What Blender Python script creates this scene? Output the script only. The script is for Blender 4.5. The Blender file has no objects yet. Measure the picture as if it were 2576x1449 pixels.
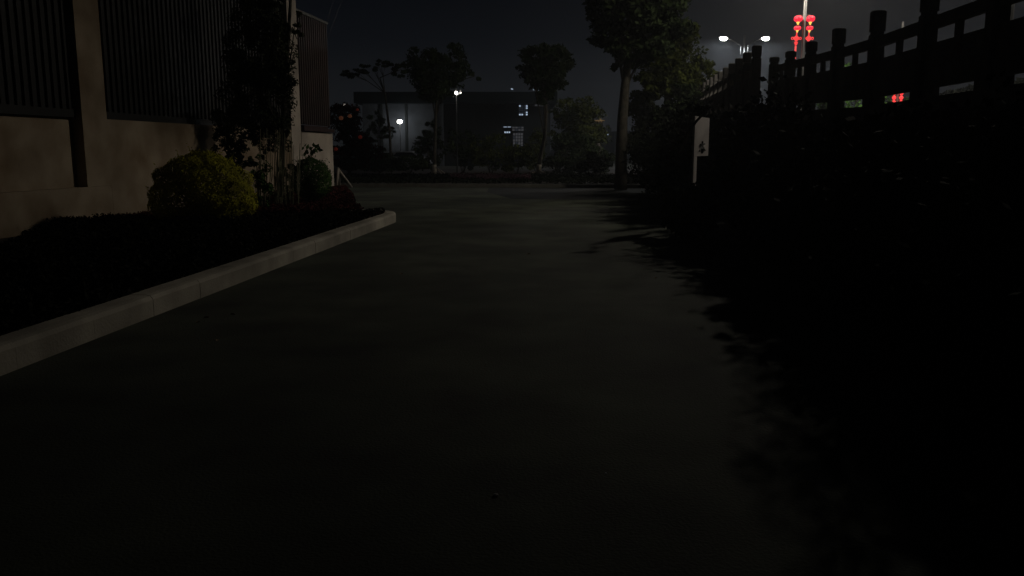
import bpy, bmesh, math, random
from mathutils import Vector, Matrix, noise
R = math.radians
random.seed(7)
scene = bpy.context.scene
col = scene.collection

# ------------------------------------------------------------------ camera
CAM_Z, PITCH, FPX = 1.6, R(9.4), 2100.0
cam_d = bpy.data.cameras.new("camera")
cam = bpy.data.objects.new("camera", cam_d); col.objects.link(cam)
cam.location = (0, 0, CAM_Z)
cam.rotation_euler = (math.pi / 2 - PITCH, 0, 0)
cam_d.sensor_width = 36.0
cam_d.lens = 36.0 * FPX / 2576.0
cam_d.clip_start = 0.05
cam_d.clip_end = 3000
scene.camera = cam

# ------------------------------------------------------------------ world: hazy city night sky
world = bpy.data.worlds.new("World"); scene.world = world
world.use_nodes = True
wn = world.node_tree.nodes; wl = world.node_tree.links
wn.clear()
w_out = wn.new("ShaderNodeOutputWorld"); w_bg = wn.new("ShaderNodeBackground")
w_tc = wn.new("ShaderNodeTexCoord"); w_sep = wn.new("ShaderNodeSeparateXYZ")
wl.new(w_tc.outputs["Generated"], w_sep.inputs[0])
w_rmp = wn.new("ShaderNodeValToRGB")
wl.new(w_sep.outputs["Z"], w_rmp.inputs[0])
cr = w_rmp.color_ramp
cr.elements[0].position = 0.0; cr.elements[0].color = (0.0105, 0.0113, 0.0124, 1)
cr.elements[1].position = 0.5; cr.elements[1].color = (0.0012, 0.0015, 0.0024, 1)
e = cr.elements.new(0.06); e.color = (0.0094, 0.0104, 0.0120, 1)
e = cr.elements.new(0.12); e.color = (0.0037, 0.0045, 0.0061, 1)
e = cr.elements.new(0.2); e.color = (0.0014, 0.0019, 0.0031, 1)
# light pollution over the bridge road: brighter towards the right
w_dot = wn.new("ShaderNodeVectorMath"); w_dot.operation = 'DOT_PRODUCT'
w_dot.inputs[1].default_value = Vector((0.52, 0.84, 0.14)).normalized()
wl.new(w_tc.outputs["Generated"], w_dot.inputs[0])
w_map = wn.new("ShaderNodeMapRange")
w_map.inputs["From Min"].default_value = 0.84; w_map.inputs["From Max"].default_value = 1.0
w_map.inputs["To Min"].default_value = 0.0; w_map.inputs["To Max"].default_value = 0.0022
wl.new(w_dot.outputs["Value"], w_map.inputs["Value"])
w_noi = wn.new("ShaderNodeTexNoise"); w_noi.inputs["Scale"].default_value = 5.0
wl.new(w_tc.outputs["Generated"], w_noi.inputs["Vector"])
w_nm = wn.new("ShaderNodeMapRange")
w_nm.inputs["From Min"].default_value = 0.3; w_nm.inputs["From Max"].default_value = 0.7
w_nm.inputs["To Min"].default_value = 0.75; w_nm.inputs["To Max"].default_value = 1.25
wl.new(w_noi.outputs["Fac"], w_nm.inputs["Value"])
w_mul = wn.new("ShaderNodeMath"); w_mul.operation = 'MULTIPLY'
wl.new(w_map.outputs[0], w_mul.inputs[0]); wl.new(w_nm.outputs[0], w_mul.inputs[1])
w_sc = wn.new("ShaderNodeVectorMath"); w_sc.operation = 'SCALE'
w_sc.inputs[0].default_value = (1.0, 0.98, 1.06)
wl.new(w_mul.outputs[0], w_sc.inputs["Scale"])
w_add = wn.new("ShaderNodeVectorMath"); w_add.operation = 'ADD'
wl.new(w_rmp.outputs[0], w_add.inputs[0]); wl.new(w_sc.outputs[0], w_add.inputs[1])
wl.new(w_add.outputs[0], w_bg.inputs["Color"])
w_bg.inputs["Strength"].default_value = 1.0
wl.new(w_bg.outputs[0], w_out.inputs["Surface"])

scene.view_settings.view_transform = 'Standard'
scene.view_settings.look = 'None'
scene.view_settings.exposure = 0.0
scene.view_settings.gamma = 1.0
scene.cycles.use_denoising = True
scene.cycles.max_bounces = 4
scene.cycles.diffuse_bounces = 2
scene.cycles.volume_bounces = 0
scene.cycles.transparent_max_bounces = 6
scene.cycles.sample_clamp_indirect = 1.0
LAMP_I = 420.0            # street lamp head, watts
HAZE = 0.0009

# ------------------------------------------------------------------ helpers
_c, _s = math.cos(PITCH), math.sin(PITCH)
def ray(px, py):           # direction towards a point of the photograph (2576 wide)
    dx = (px - 1288.0) / FPX; dy = (724.5 - py) / FPX
    return Vector((dx, _c + dy * _s, -_s + dy * _c))
def P(px, py, Y):
    r = ray(px, py); t = Y / r.y
    return Vector((r.x * t, Y, CAM_Z + r.z * t))
def G(px, py, z=0.0):
    r = ray(px, py); t = (z - CAM_Z) / r.z
    return Vector((r.x * t, r.y * t, z))

def mat(name, base, rough=0.85, var=0.25, scale=3.0, dark=None, emis=None, estr=0.0, metal=0.0, bump=0.0, bscale=40.0, scale2=None):
    m = bpy.data.materials.new(name); m.use_nodes = True
    nt = m.node_tree; b = nt.nodes["Principled BSDF"]
    b.inputs["Roughness"].default_value = rough
    b.inputs["Metallic"].default_value = metal
    b.inputs["Specular IOR Level"].default_value = 0.05 if name.startswith("leaf") else 0.25
    tc = nt.nodes.new("ShaderNodeTexCoord")
    n = nt.nodes.new("ShaderNodeTexNoise"); n.inputs["Scale"].default_value = scale
    n.inputs["Detail"].default_value = 6.0
    nt.links.new(tc.outputs["Object"], n.inputs["Vector"])
    rp = nt.nodes.new("ShaderNodeValToRGB")
    d = dark or tuple(c * (1 - var) for c in base)
    l = tuple(min(1, c * (1 + var)) for c in base)
    rp.color_ramp.elements[0].position = 0.33; rp.color_ramp.elements[0].color = (*d, 1)
    rp.color_ramp.elements[1].position = 0.67; rp.color_ramp.elements[1].color = (*l, 1)
    nt.links.new(n.outputs["Fac"], rp.inputs[0])
    out = rp.outputs[0]
    if scale2:
        n2 = nt.nodes.new("ShaderNodeTexNoise"); n2.inputs["Scale"].default_value = scale2
        n2.inputs["Detail"].default_value = 3.0
        nt.links.new(tc.outputs["Object"], n2.inputs["Vector"])
        mr = nt.nodes.new("ShaderNodeMapRange"); mr.inputs["From Min"].default_value = .35; mr.inputs["From Max"].default_value = .65
        mr.inputs["To Min"].default_value = .6; mr.inputs["To Max"].default_value = 1.2
        nt.links.new(n2.outputs["Fac"], mr.inputs["Value"])
        sc = nt.nodes.new("ShaderNodeVectorMath"); sc.operation = 'SCALE'
        nt.links.new(out, sc.inputs[0]); nt.links.new(mr.outputs[0], sc.inputs["Scale"])
        out = sc.outputs[0]
    nt.links.new(out, b.inputs["Base Color"])
    if bump:
        n3 = nt.nodes.new("ShaderNodeTexNoise"); n3.inputs["Scale"].default_value = bscale
        nt.links.new(tc.outputs["Object"], n3.inputs["Vector"])
        bp = nt.nodes.new("ShaderNodeBump"); bp.inputs["Strength"].default_value = bump; bp.inputs["Distance"].default_value = 0.02
        nt.links.new(n3.outputs["Fac"], bp.inputs["Height"]); nt.links.new(bp.outputs[0], b.inputs["Normal"])
    if emis:
        b.inputs["Emission Color"].default_value = (*emis, 1)
        b.inputs["Emission Strength"].default_value = estr
    return m

M = {
 'dark_road': mat('dark_road', (0.012, 0.012, 0.0125), 0.95, 0.3, 1.5, scale2=0.3),
 'concrete_road': mat('concrete_road', (0.047, 0.053, 0.036), 0.9, 0.35, 1.1, dark=(0.027,0.028,0.020), scale2=0.32, bump=0.3, bscale=60),
 'ground': mat('ground', (0.03, 0.028, 0.02), 1, 0.3, 1.0),
 'soil': mat('soil', (0.02, 0.014, 0.01), 1, 0.3, 3.0),
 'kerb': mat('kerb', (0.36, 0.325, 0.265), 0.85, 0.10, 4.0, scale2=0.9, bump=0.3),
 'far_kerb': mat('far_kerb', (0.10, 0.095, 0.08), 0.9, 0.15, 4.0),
 'plaster': mat('plaster', (0.30, 0.24, 0.17), 0.9, 0.10, 1.2, dark=(0.20,0.14,0.085), scale2=0.3, bump=0.15, bscale=25),
 'plaster_white': mat('plaster_white', (0.42, 0.36, 0.30), 0.9, 0.08, 1.5, scale2=0.4),
 'dark_metal': mat('dark_metal', (0.0032, 0.0027, 0.0022), 0.6, 0.3, 2.0),
 'brown_sheet': mat('brown_sheet', (0.021, 0.010, 0.008), 0.6, 0.5, 1.2),
 'coping': mat('coping', (0.03, 0.015, 0.015), 0.8, 0.3, 3),
 'grey_rail': mat('grey_rail', (0.10, 0.10, 0.095), 0.7, 0.2, 3),
 'stone': mat('stone', (0.14, 0.13, 0.12), 0.9, 0.2, 3, bump=0.3),
 'dark_stone': mat('dark_stone', (0.05, 0.045, 0.045), 0.95, 0.3, 2),
 'bark': mat('bark', (0.045, 0.040, 0.030), 0.95, 0.35, 6, bump=0.5),
 'lime_bark': mat('lime_bark', (0.30, 0.27, 0.22), 0.95, 0.25, 8),
 'stake': mat('stake', (0.30, 0.26, 0.22), 0.9, 0.2, 6),
 'pole': mat('pole', (0.20, 0.195, 0.19), 0.5, 0.1, 2, metal=0.2),
 'white_sign': mat('white_sign', (0.55, 0.50, 0.475), 0.7, 0.06, 2),
 'glyph': mat('glyph', (0.03, 0.03, 0.03), 0.8, 0.1, 2),
 'leaf_dark': mat('leaf_dark', (0.022, 0.032, 0.012), 0.8, 0.5, 1.3),
 'leaf_olive': mat('leaf_olive', (0.050, 0.060, 0.014), 0.8, 0.45, 1.0),
 'leaf_yellow': mat('leaf_yellow', (0.36, 0.34, 0.03), 0.75, 0.35, 2.5),
 'leaf_green': mat('leaf_green', (0.045, 0.095, 0.020), 0.75, 0.4, 2.0),
 'leaf_bright': mat('leaf_bright', (0.10, 0.22, 0.05), 0.7, 0.5, 2.0),
 'leaf_red': mat('leaf_red', (0.050, 0.013, 0.011), 0.85, 0.4, 2.0),
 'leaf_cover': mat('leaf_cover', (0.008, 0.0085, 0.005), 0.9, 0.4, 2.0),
 'leaf_climb': mat('leaf_climb', (0.034, 0.042, 0.020), 0.85, 0.6, 1.1),
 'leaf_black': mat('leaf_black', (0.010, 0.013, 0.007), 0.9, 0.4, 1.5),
 'petal': mat('petal', (0.10, 0.045, 0.06), 0.8, 0.4, 3.0),
 'stem': mat('stem', (0.17, 0.17, 0.105), 0.9, 0.3, 5.0),
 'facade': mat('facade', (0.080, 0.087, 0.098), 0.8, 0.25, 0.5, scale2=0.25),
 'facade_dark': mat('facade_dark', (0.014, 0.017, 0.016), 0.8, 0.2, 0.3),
 'roof_dark': mat('roof_dark', (0.010, 0.016, 0.018), 0.7, 0.2, 0.3),
 'window_lit': mat('window_lit', (0.2, 0.2, 0.2), 0.5, 0.1, 1, emis=(0.62, 0.78, 1.0), estr=0.55),
 'window_dim': mat('window_dim', (0.1, 0.1, 0.1), 0.5, 0.1, 1, emis=(0.7, 0.72, 0.8), estr=0.045),
 'window_faint': mat('window_faint', (0.1, 0.1, 0.1), 0.5, 0.1, 1, emis=(0.5, 0.65, 0.9), estr=0.02),
 'frame': mat('frame', (0.02, 0.02, 0.025), 0.6, 0.1, 1),
 'head_dark': mat('dark_post', (0.012, 0.012, 0.012), 0.7, 0.1, 1),
 'head': mat('lamp_housing', (0.25, 0.25, 0.25), 0.5, 0.1, 1),
 'lens': mat('lamp_lens', (0.8, 0.8, 0.8), 0.4, 0.02, 1, emis=(1.0, 0.98, 0.9), estr=22.0),
 'lens_soft': mat('lamp_lens_soft', (0.8, 0.8, 0.8), 0.4, 0.02, 1, emis=(1.0, 0.93, 0.8), estr=2.2),
 'red_deep': mat('red_lantern', (0.5, 0.01, 0.02), 0.5, 0.02, 1, emis=(1.0, 0.012, 0.045), estr=1.05),
 'red_rib': mat('red_lantern_rib', (0.5, 0.02, 0.03), 0.5, 0.02, 1, emis=(1.0, 0.055, 0.085), estr=1.1),
 'red_knot': mat('red_knot', (0.5, 0.03, 0.03), 0.5, 0.02, 1, emis=(1.0, 0.055, 0.055), estr=1.1),
 'red_tail': mat('red_tail', (0.5, 0.03, 0.03), 0.5, 0.02, 1, emis=(1.0, 0.11, 0.10), estr=1.0),
 'crossbar': mat('crossbar_metal', (0.35, 0.2, 0.15), 0.5, 0.05, 1),
 'gold': mat('gold_cap', (0.6, 0.45, 0.1), 0.5, 0.02, 1, emis=(1.0, 0.74, 0.13), estr=1.1),
 'paper_orange': mat('paper_orange', (0.30, 0.12, 0.06), 0.7, 0.1, 2, emis=(1.0, 0.34, 0.16), estr=0.028),
 'paper_red': mat('paper_red', (0.35, 0.04, 0.03), 0.7, 0.1, 2, emis=(1.0, 0.12, 0.06), estr=0.016),
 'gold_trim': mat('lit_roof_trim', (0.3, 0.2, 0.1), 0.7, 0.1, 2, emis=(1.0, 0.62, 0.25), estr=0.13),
 'car': mat('car_paint', (0.10, 0.11, 0.12), 0.3, 0.05, 1),
 'car_light': mat('car_paint_silver', (0.24, 0.245, 0.25), 0.3, 0.05, 1),
 'glass': mat('dark_glass', (0.01, 0.012, 0.014), 0.08, 0.05, 1),
 'tyre': mat('tyre', (0.01, 0.01, 0.01), 0.9, 0.1, 1),
 'pebble': mat('pebble', (0.30, 0.29, 0.27), 0.9, 0.2, 60),
 'dry_leaf': mat('dry_leaf', (0.20, 0.13, 0.07), 0.8, 0.3, 20),
 'chip': mat('chip', (0.80, 0.82, 0.85), 0.25, 0.05, 60),
 'cable': mat('cable', (0.10, 0.11, 0.13), 0.7, 0.1, 1),
}

class MB:
    def __init__(s): s.v = []; s.f = []; s.smooth = False
    def quadbox(s, pts):      # 8 points: bottom 4 ccw, top 4 ccw
        n = len(s.v); s.v += [tuple(p) for p in pts]
        for q in ((3,2,1,0),(4,5,6,7),(0,1,5,4),(1,2,6,5),(2,3,7,6),(3,0,4,7)):
            s.f.append(tuple(n + i for i in q))
    def box(s, x0, x1, y0, y1, z0, z1):
        s.quadbox([(x0,y0,z0),(x1,y0,z0),(x1,y1,z0),(x0,y1,z0),(x0,y0,z1),(x1,y0,z1),(x1,y1,z1),(x0,y1,z1)])
    def bevbox(s, x0, x1, y0, y1, z0, z1, b=0.01):   # box whose vertical edges and top are chamfered
        ring = [(x0+b,y0),(x1-b,y0),(x1,y0+b),(x1,y1-b),(x1-b,y1),(x0+b,y1),(x0,y1-b),(x0,y0+b)]
        cx, cy = (x0+x1)/2, (y0+y1)/2
        inn = [(x + (b if x < cx else -b), y + (b if y < cy else -b)) for x, y in ring]
        n = len(s.v)
        s.v += [(x,y,z0) for x,y in ring] + [(x,y,z1-b) for x,y in ring] + [(x,y,z1) for x,y in inn]
        for L in (0, 8):
            for i in range(8):
                j = (i+1) % 8; s.f.append((n+L+i, n+L+j, n+L+8+j, n+L+8+i))
        s.f.append(tuple(n+16+i for i in range(8))); s.f.append(tuple(n+7-i for i in range(8)))
    def slab(s, a, b, n, w0, w1, z0a, z1a, z0b=None, z1b=None):
        # bar from a to b (2-D), side offsets w0..w1 along unit normal n, own heights at each end
        z0b = z0a if z0b is None else z0b; z1b = z1a if z1b is None else z1b
        def q(p, w, z): return (p[0] + n[0]*w, p[1] + n[1]*w, z)
        s.quadbox([q(a,w0,z0a), q(a,w1,z0a), q(b,w1,z0b), q(b,w0,z0b), q(a,w0,z1a), q(a,w1,z1a), q(b,w1,z1b), q(b,w0,z1b)])
    def tube(s, pts, rad, seg=8, caps=True):
        pts = [Vector(p) for p in pts]; m = len(pts)
        rad = rad if isinstance(rad, (list, tuple)) else [rad]*m
        n = len(s.v)
        for i, p in enumerate(pts):
            t = (pts[min(i+1, m-1)] - pts[max(i-1, 0)]).normalized()
            u = t.cross(Vector((0, 0, 1)) if abs(t.z) < .9 else Vector((1, 0, 0))).normalized(); w = t.cross(u)
            for k in range(seg):
                a = 2*math.pi*k/seg
                s.v.append(tuple(p + (u*math.cos(a) + w*math.sin(a))*rad[i]))
        for i in range(m-1):
            for k in range(seg):
                j = (k+1) % seg
                s.f.append((n+i*seg+k, n+i*seg+j, n+(i+1)*seg+j, n+(i+1)*seg+k))
        if caps:
            s.f.append(tuple(n + seg-1-k for k in range(seg))); s.f.append(tuple(n+(m-1)*seg+k for k in range(seg)))
    def lathe(s, c, prof, seg=20, axis_scale=(1, 1)):
        n = len(s.v); m = len(prof)
        for r, z in prof:
            for k in range(seg):
                a = 2*math.pi*k/seg
                s.v.append((c[0]+r*math.cos(a)*axis_scale[0], c[1]+r*math.sin(a)*axis_scale[1], c[2]+z))
        for i in range(m-1):
            for k in range(seg):
                j = (k+1) % seg
                s.f.append((n+i*seg+k, n+i*seg+j, n+(i+1)*seg+j, n+(i+1)*seg+k))
        s.f.append(tuple(n+seg-1-k for k in range(seg))); s.f.append(tuple(n+(m-1)*seg+k for k in range(seg)))
    def prism(s, c, outline, depth):   # outline in x-z, thickness along y
        n = len(s.v); m = len(outline)
        for dy in (-depth/2, depth/2):
            for x, z in outline: s.v.append((c[0]+x, c[1]+dy, c[2]+z))
        s.f.append(tuple(n+i for i in range(m))); s.f.append(tuple(n+2*m-1-i for i in range(m)))
        for i in range(m):
            j = (i+1) % m; s.f.append((n+j, n+i, n+m+i, n+m+j))
    def leaf(s, p, size, rng, flat=0.0, asp=0.5):
        a = Vector((rng.gauss(0,1), rng.gauss(0,1), rng.gauss(0,1)*(1-flat))).normalized()
        b = a.cross(Vector((rng.gauss(0,1), rng.gauss(0,1), rng.gauss(0,1)))).normalized()
        l = size*rng.uniform(.6, 1.3); w = l*asp
        n = len(s.v); p = Vector(p)
        s.v += [tuple(p - a*l*.5), tuple(p + b*w*.5), tuple(p + a*l*.5), tuple(p - b*w*.5)]
        s.f.append((n, n+1, n+2, n+3))
    def nleaf(s, p, nrm, size, rng):        # leaf roughly facing outwards
        nn = (nrm + Vector((rng.gauss(0,.38), rng.gauss(0,.38), rng.gauss(0,.38)))).normalized()
        a = nn.cross(Vector((rng.gauss(0,1), rng.gauss(0,1), rng.gauss(0,1)))).normalized(); b = nn.cross(a)
        l = size*rng.uniform(.6,1.3); w = l*.6; n = len(s.v); p = Vector(p)
        s.v += [tuple(p - a*l*.5), tuple(p + b*w*.5), tuple(p + a*l*.5), tuple(p - b*w*.5)]
        s.f.append((n, n+1, n+2, n+3))
    def build(s, name, m, parent=None, smooth=False):
        me = bpy.data.meshes.new(name); me.from_pydata(s.v, [], s.f); me.update()
        me.materials.append(m)
        if smooth:
            me.polygons.foreach_set('use_smooth', [True]*len(me.polygons))
        o = bpy.data.objects.new(name, me); col.objects.link(o)
        if parent: o.parent = parent; o.matrix_parent_inverse = Matrix.Translation(-Vector(parent.location)) if parent.type == 'EMPTY' and parent.parent is None else Matrix()
        return o

def tag(o, label=None, cat=None, group=None, kind=None):
    if label: o['label'] = label
    if cat: o['category'] = cat
    if group: o['group'] = group
    if kind: o['kind'] = kind
    return o
def empty(name, loc, label, cat, group=None):
    o = bpy.data.objects.new(name, None); col.objects.link(o); o.location = loc
    o.empty_display_size = 0.2
    return tag(o, label, cat, group)
def relabel_part(o, text): o['label'] = text; return o

# ------------------------------------------------------------------ ground, road, beds
b = MB(); b.v = [(-900,-60,0),(900,-60,0),(900,1500,0),(-900,1500,0)]; b.f = [(0,1,2,3)]
tag(b.build('ground', M['ground']), kind='structure')

b = MB()   # concrete lane widening into the cross road at its far end
rp = [(-6.5,-8),(3.2,-8),(4.2,10),(4.9,20),(5.3,24.5),(9,27),(12,29.5),(12,36.4),(-32,36.4),(-32,26),(-9,26),(-9,8)]
b.v = [(x,y,.004) for x,y in rp]; b.f = [tuple(range(len(rp)))]
tag(b.build('road', M['concrete_road']), kind='structure')

b = MB(); ap = [G(1225,484), G(1290,501), G(1582,504), Vector((9,27.6,0)), Vector((11.9,29.6,0)), Vector((11.9,36.3,0)), Vector((G(1225,480).x,36.3,0))]  # darker sheet laid over the far right part of the concrete
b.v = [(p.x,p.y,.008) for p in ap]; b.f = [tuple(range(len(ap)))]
tag(b.build('dark_road_end', M['dark_road']), kind='structure')

# left bed: soil, kerb
kpts = []
k0, k1 = G(0, 948), G(1000, 558)
dk = (k1 - k0) / (k1.y - k0.y)
for i in range(18):
    y = -3 + (18.6 + 3) * i / 17
    kpts.append(Vector((k0.x + dk.x*(y-k0.y), y, 0)))
last = kpts[-1]
for a in range(1, 9):          # rounded corner turning left
    t = a/8*R(118)
    kpts.append(last + Vector((-(1-math.cos(t))*0.85, math.sin(t)*1.15, 0)))
b = MB()
prof = [(0,0),(0,.17),(-.025,.205),(-.07,.215),(-.235,.215),(-.25,.20),(-.25,0)]   # offset to the left, height
np_ = len(prof)
def kerb_at(d):      # point and side vector at arc length d
    for p, q in zip(kpts, kpts[1:]):
        L = (q-p).length
        if d <= L: t = (q-p).normalized(); return p + t*d, Vector((t.y, -t.x, 0))
        d -= L
    t = (kpts[-1]-kpts[-2]).normalized(); return kpts[-1], Vector((t.y, -t.x, 0))
total = sum((q-p).length for p, q in zip(kpts, kpts[1:])); d = 0; rk = random.Random(2)
while d < total - .05:
    L = min(1.0 if d < total-3 else .5, total - d); n = len(b.v); dz, dx = rk.uniform(-.003,.003), rk.uniform(-.003,.003)
    m = 4
    for i in range(m+1):
        p, nr = kerb_at(min(total-.001, d + .002 + (L-.004)*i/m))
        for off, h in prof: b.v.append((p.x + nr.x*(off+dx), p.y + nr.y*(off+dx), h + (dz if h > .1 else 0)))
    for i in range(m):
        for k in range(np_-1): b.f.append((n+i*np_+k, n+(i+1)*np_+k, n+(i+1)*np_+k+1, n+i*np_+k+1))
    b.f.append(tuple(n+k for k in range(np_))); b.f.append(tuple(n+m*np_+np_-1-k for k in range(np_)))
    d += L
tag(b.build('kerb', M['kerb']), kind='structure')

WD = Vector((0.12, 1, 0)).normalized(); WN = Vector((WD.y, -WD.x, 0)); W0 = Vector((-7.0, 33.0, 0))
def wpt(t): return W0 - WD*t       # t metres nearer than the far end of the wall
def wall_hit(px, py, off=0.0):     # where the sight line meets the wall's face
    r = ray(px, py); o = Vector((0,0,CAM_Z)); q = W0 + WN*off
    k = (q - o).dot(WN) / r.dot(WN); h = o + r*k
    return (W0 - h).dot(WD), h.z
b = MB()
inner = [p + Vector((-.24, 0, 0)) for p in kpts[:-4]]
edge = [(p.x, p.y) for p in inner] + [(-4.4,22.5),(-5.2,27),(-6.7,33.5),(-6.85,34.2)] + [(wpt(t).x, wpt(t).y) for t in (0, 20, 38)]
b.v = [(x,y,.06) for x,y in edge]; b.f = [tuple(range(len(edge)))]
tag(b.build('planting_bed', M['soil']), kind='structure')

# far kerb and far bed
fk = [G(860,466), G(1000,468), G(1240,474), G(1400,476), G(1600,480), G(1800,482)]
fk = [Vector((p.x, 36.5 - (i*0.25), 0)) for i, p in enumerate(fk)]
fk[0].x = -13
b = MB()
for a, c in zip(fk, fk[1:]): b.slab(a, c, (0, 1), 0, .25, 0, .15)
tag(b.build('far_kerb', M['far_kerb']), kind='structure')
b = MB(); b.v = [(fk[0].x,36.7,.13),(14,35.4,.13),(30,60,.1),(20,68,.08),(-30,68,.08)]; b.f = [(0,1,2,3,4)]
tag(b.build('far_planting_bed', M['soil']), kind='structure')

# ------------------------------------------------------------------ boundary wall with metal screen (left)
zt = 2.26
wall = empty('boundary_wall', wpt(12), 'long beige rendered wall on the left carrying tall dark corrugated metal screens', 'wall')
wn2 = (WN.x, WN.y)
b = MB(); a_, c_ = wpt(32), wpt(3.6)
b.slab(a_, c_, wn2, -.25, 0, 0, zt); b.build('wall_panel', M['plaster'], wall)
b = MB(); b.slab(wpt(3.3), wpt(0), wn2, -.25, .02, 0, zt-.02)
relabel_part(b.build('wall_panel', M['plaster_white'], wall), 'pale far end of the wall under a dark coping')
b = MB(); b.slab(wpt(3.3), wpt(.1), wn2, -.35, .14, zt, zt+.12); b.slab(wpt(3.0), wpt(.5), wn2, -.2, .02, zt+.12, zt+.2)
b.build('coping', M['coping'], wall)
# pilasters
t1a, _ = wall_hit(203, 20, .35); t1b, _ = wall_hit(262, 20, .35)
t2a, _ = wall_hit(733, 150, .35); t2b, _ = wall_hit(759, 150, .35)
PW = []
b = MB(); b.slab(a_, wpt(t1b + .003), wn2, .003, .215, 0, .847); b.build('plinth', M['plaster'], wall)
b = MB(); b.slab(wpt(t1b - .003), wpt(t2b + .843), wn2, .003, .215, 0, zt-.02); b.build('wall_panel', M['plaster'], wall)
for (tc_, zb, m_) in ((t1b + .42, .85, 'plaster'), (t2b + .42, 0, 'plaster_white')):
    b = MB(); b.slab(wpt(tc_ + .42), wpt(tc_ - .42), wn2, .003 if zb == 0 else .001, .22, zb if zb == 0 else .85, 8.2)
    b.build('pilaster', M[m_], wall); PW.append(tc_)
b = MB(); b.slab(wpt(30.4), wpt(29.6), wn2, .003, .22, .85, 8.2); b.build('pilaster', M['plaster'], wall)
# corrugated metal screens
ZTOP = 6.25
def screen(t0, t1, m_, z0=zt+.14, z1=ZTOP):
    b = MB(); n = int((t0 - t1)/.21); st = (t0 - t1)/n
    ring = []
    for i in range(n):
        s0 = t0 - i*st
        for u, w in ((0, 0), (.34, 0), (.42, .045), (.92, .045)):
            ring.append((s0 - u*st, w))
    ring.append((t1, 0))
    for t, w in ring:
        p = wpt(t) + WN*(w+.02)
        b.v += [(p.x, p.y, z0), (p.x, p.y, z1)]
    for i in range(len(ring)-1): b.f.append((2*i, 2*i+2, 2*i+3, 2*i+1))
    return b.build('corrugated_screen', m_, wall)
t1 = PW[0]; t2 = PW[1]
screen(32, t1+.45, M['dark_metal'], z1=8.0)
screen(t1-.45, t2+.45, M['dark_metal'])
screen(t2-.45, .35, M['brown_sheet'], z0=zt+.22)
b = MB(); b.slab(wpt(32), wpt(t1+.45), wn2, .003, .10, zt-.02, zt+.14); b.slab(wpt(t1-.45), wpt(t2+.45), wn2, .003, .10, zt-.02, zt+.14)
b.build('bottom_beam', M['dark_metal'], wall)
b = MB(); b.slab(wpt(t1-.45), wpt(t2+.45), wn2, -.05, .10, ZTOP, ZTOP+.09); b.slab(wpt(t2-.45), wpt(.3), wn2, -.05, .10, ZTOP, ZTOP+.09)
b.build('top_rail', M['grey_rail'], wall)
tb, zb_ = wall_hit(666, 26, .1)
b = MB(); b.slab(wpt(tb+.12), wpt(tb-.12), wn2, .07, .17, zb_-.13, zb_+.13); b.build('junction_box', M['plaster_white'], wall)

# ------------------------------------------------------------------ foliage
def inside_clump(rng, c, r, shell=.45):
    while True:
        v = Vector((rng.uniform(-1,1), rng.uniform(-1,1), rng.uniform(-1,1))); l = v.length
        if .05 < l < 1 and (l > shell or rng.random() < .25): break
    nz = noise.noise(Vector(c)*.7 + v*1.9)
    k = 1 + .30*nz
    return Vector((c[0]+v.x*r[0]*k, c[1]+v.y*r[1]*k, c[2]+v.z*r[2]*k))
def foliage(clumps, n, size, seed, sub=0.36, asp=.5):
    """clumps: (centre, radii); every clump is broken into smaller ones that carry the leaves"""
    rng = random.Random(seed); b = MB()
    vol = [r[0]*r[1]*r[2] for _, r in clumps]; vol = [v**.75 for v in vol]; tot = sum(vol)
    for (c, r), v in zip(clumps, vol):
        k = max(6, int(n*v/tot))
        nsub = max(3, int(k/70))
        for q in range(nsub):
            cc = inside_clump(rng, c, r, .55)
            rr = [x*sub*rng.uniform(.7,1.5) for x in r]
            rr[2] *= .7
            for _ in range(int(k/nsub)):
                b.leaf(inside_clump(rng, cc, rr, .2), size, rng, asp=asp)
    return b
def tree(name, base, trunk_pts, trunk_r, clumps, n, leaf, size, label, group=None, seed=1, bark='bark', limb_frac=.55, lime=None, cat='tree'):
    root = empty(name, base, label, cat, group)
    b = MB(); tp = [Vector(p) for p in trunk_pts]
    b.tube(tp, [trunk_r*(1 - .55*i/(len(tp)-1)) for i in range(len(tp))], 9)
    rng = random.Random(seed+50)
    for c, r in clumps:
        c = Vector(c)
        k = min(len(tp)-1, max(1, int(len(tp)*limb_frac)))
        s = tp[rng.randint(k, len(tp)-1)]
        mid = s.lerp(c, .5) + Vector((rng.uniform(-.15,.15), rng.uniform(-.15,.15), rng.uniform(.0,.25)))*r[0]
        b.tube([s, mid, c], [trunk_r*.38, trunk_r*.26, trunk_r*.1], 6)
        for _ in range(3):
            e = c + Vector((rng.uniform(-.8,.8)*r[0], rng.uniform(-.8,.8)*r[1], rng.uniform(-.3,.8)*r[2]))
            b.tube([mid, (mid+e)/2 + Vector((0,0,.1*r[2])), e], [trunk_r*.16, trunk_r*.1, trunk_r*.04], 5)
    tr = b.build('trunk', M[bark], root, True)
    if lime:
        q = MB(); q.tube([tp[0]+Vector((0,0,-.02)), tp[0].lerp(tp[1], lime)], [trunk_r*1.06, trunk_r*1.04], 9)
        q.build('lime_wash', M['lime_bark'], root, True)
    foliage(clumps, int(n*1.35), size*.85, seed).build('crown', M[leaf], root)
    return root
def clump_px(px, py, Y, rx, rz, ry=None):     # a foliage clump given by where it stands, radii in metres
    return (P(px, py, Y), (rx, ry or rx, rz))
mp = lambda px, Y: px*Y/FPX

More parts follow.
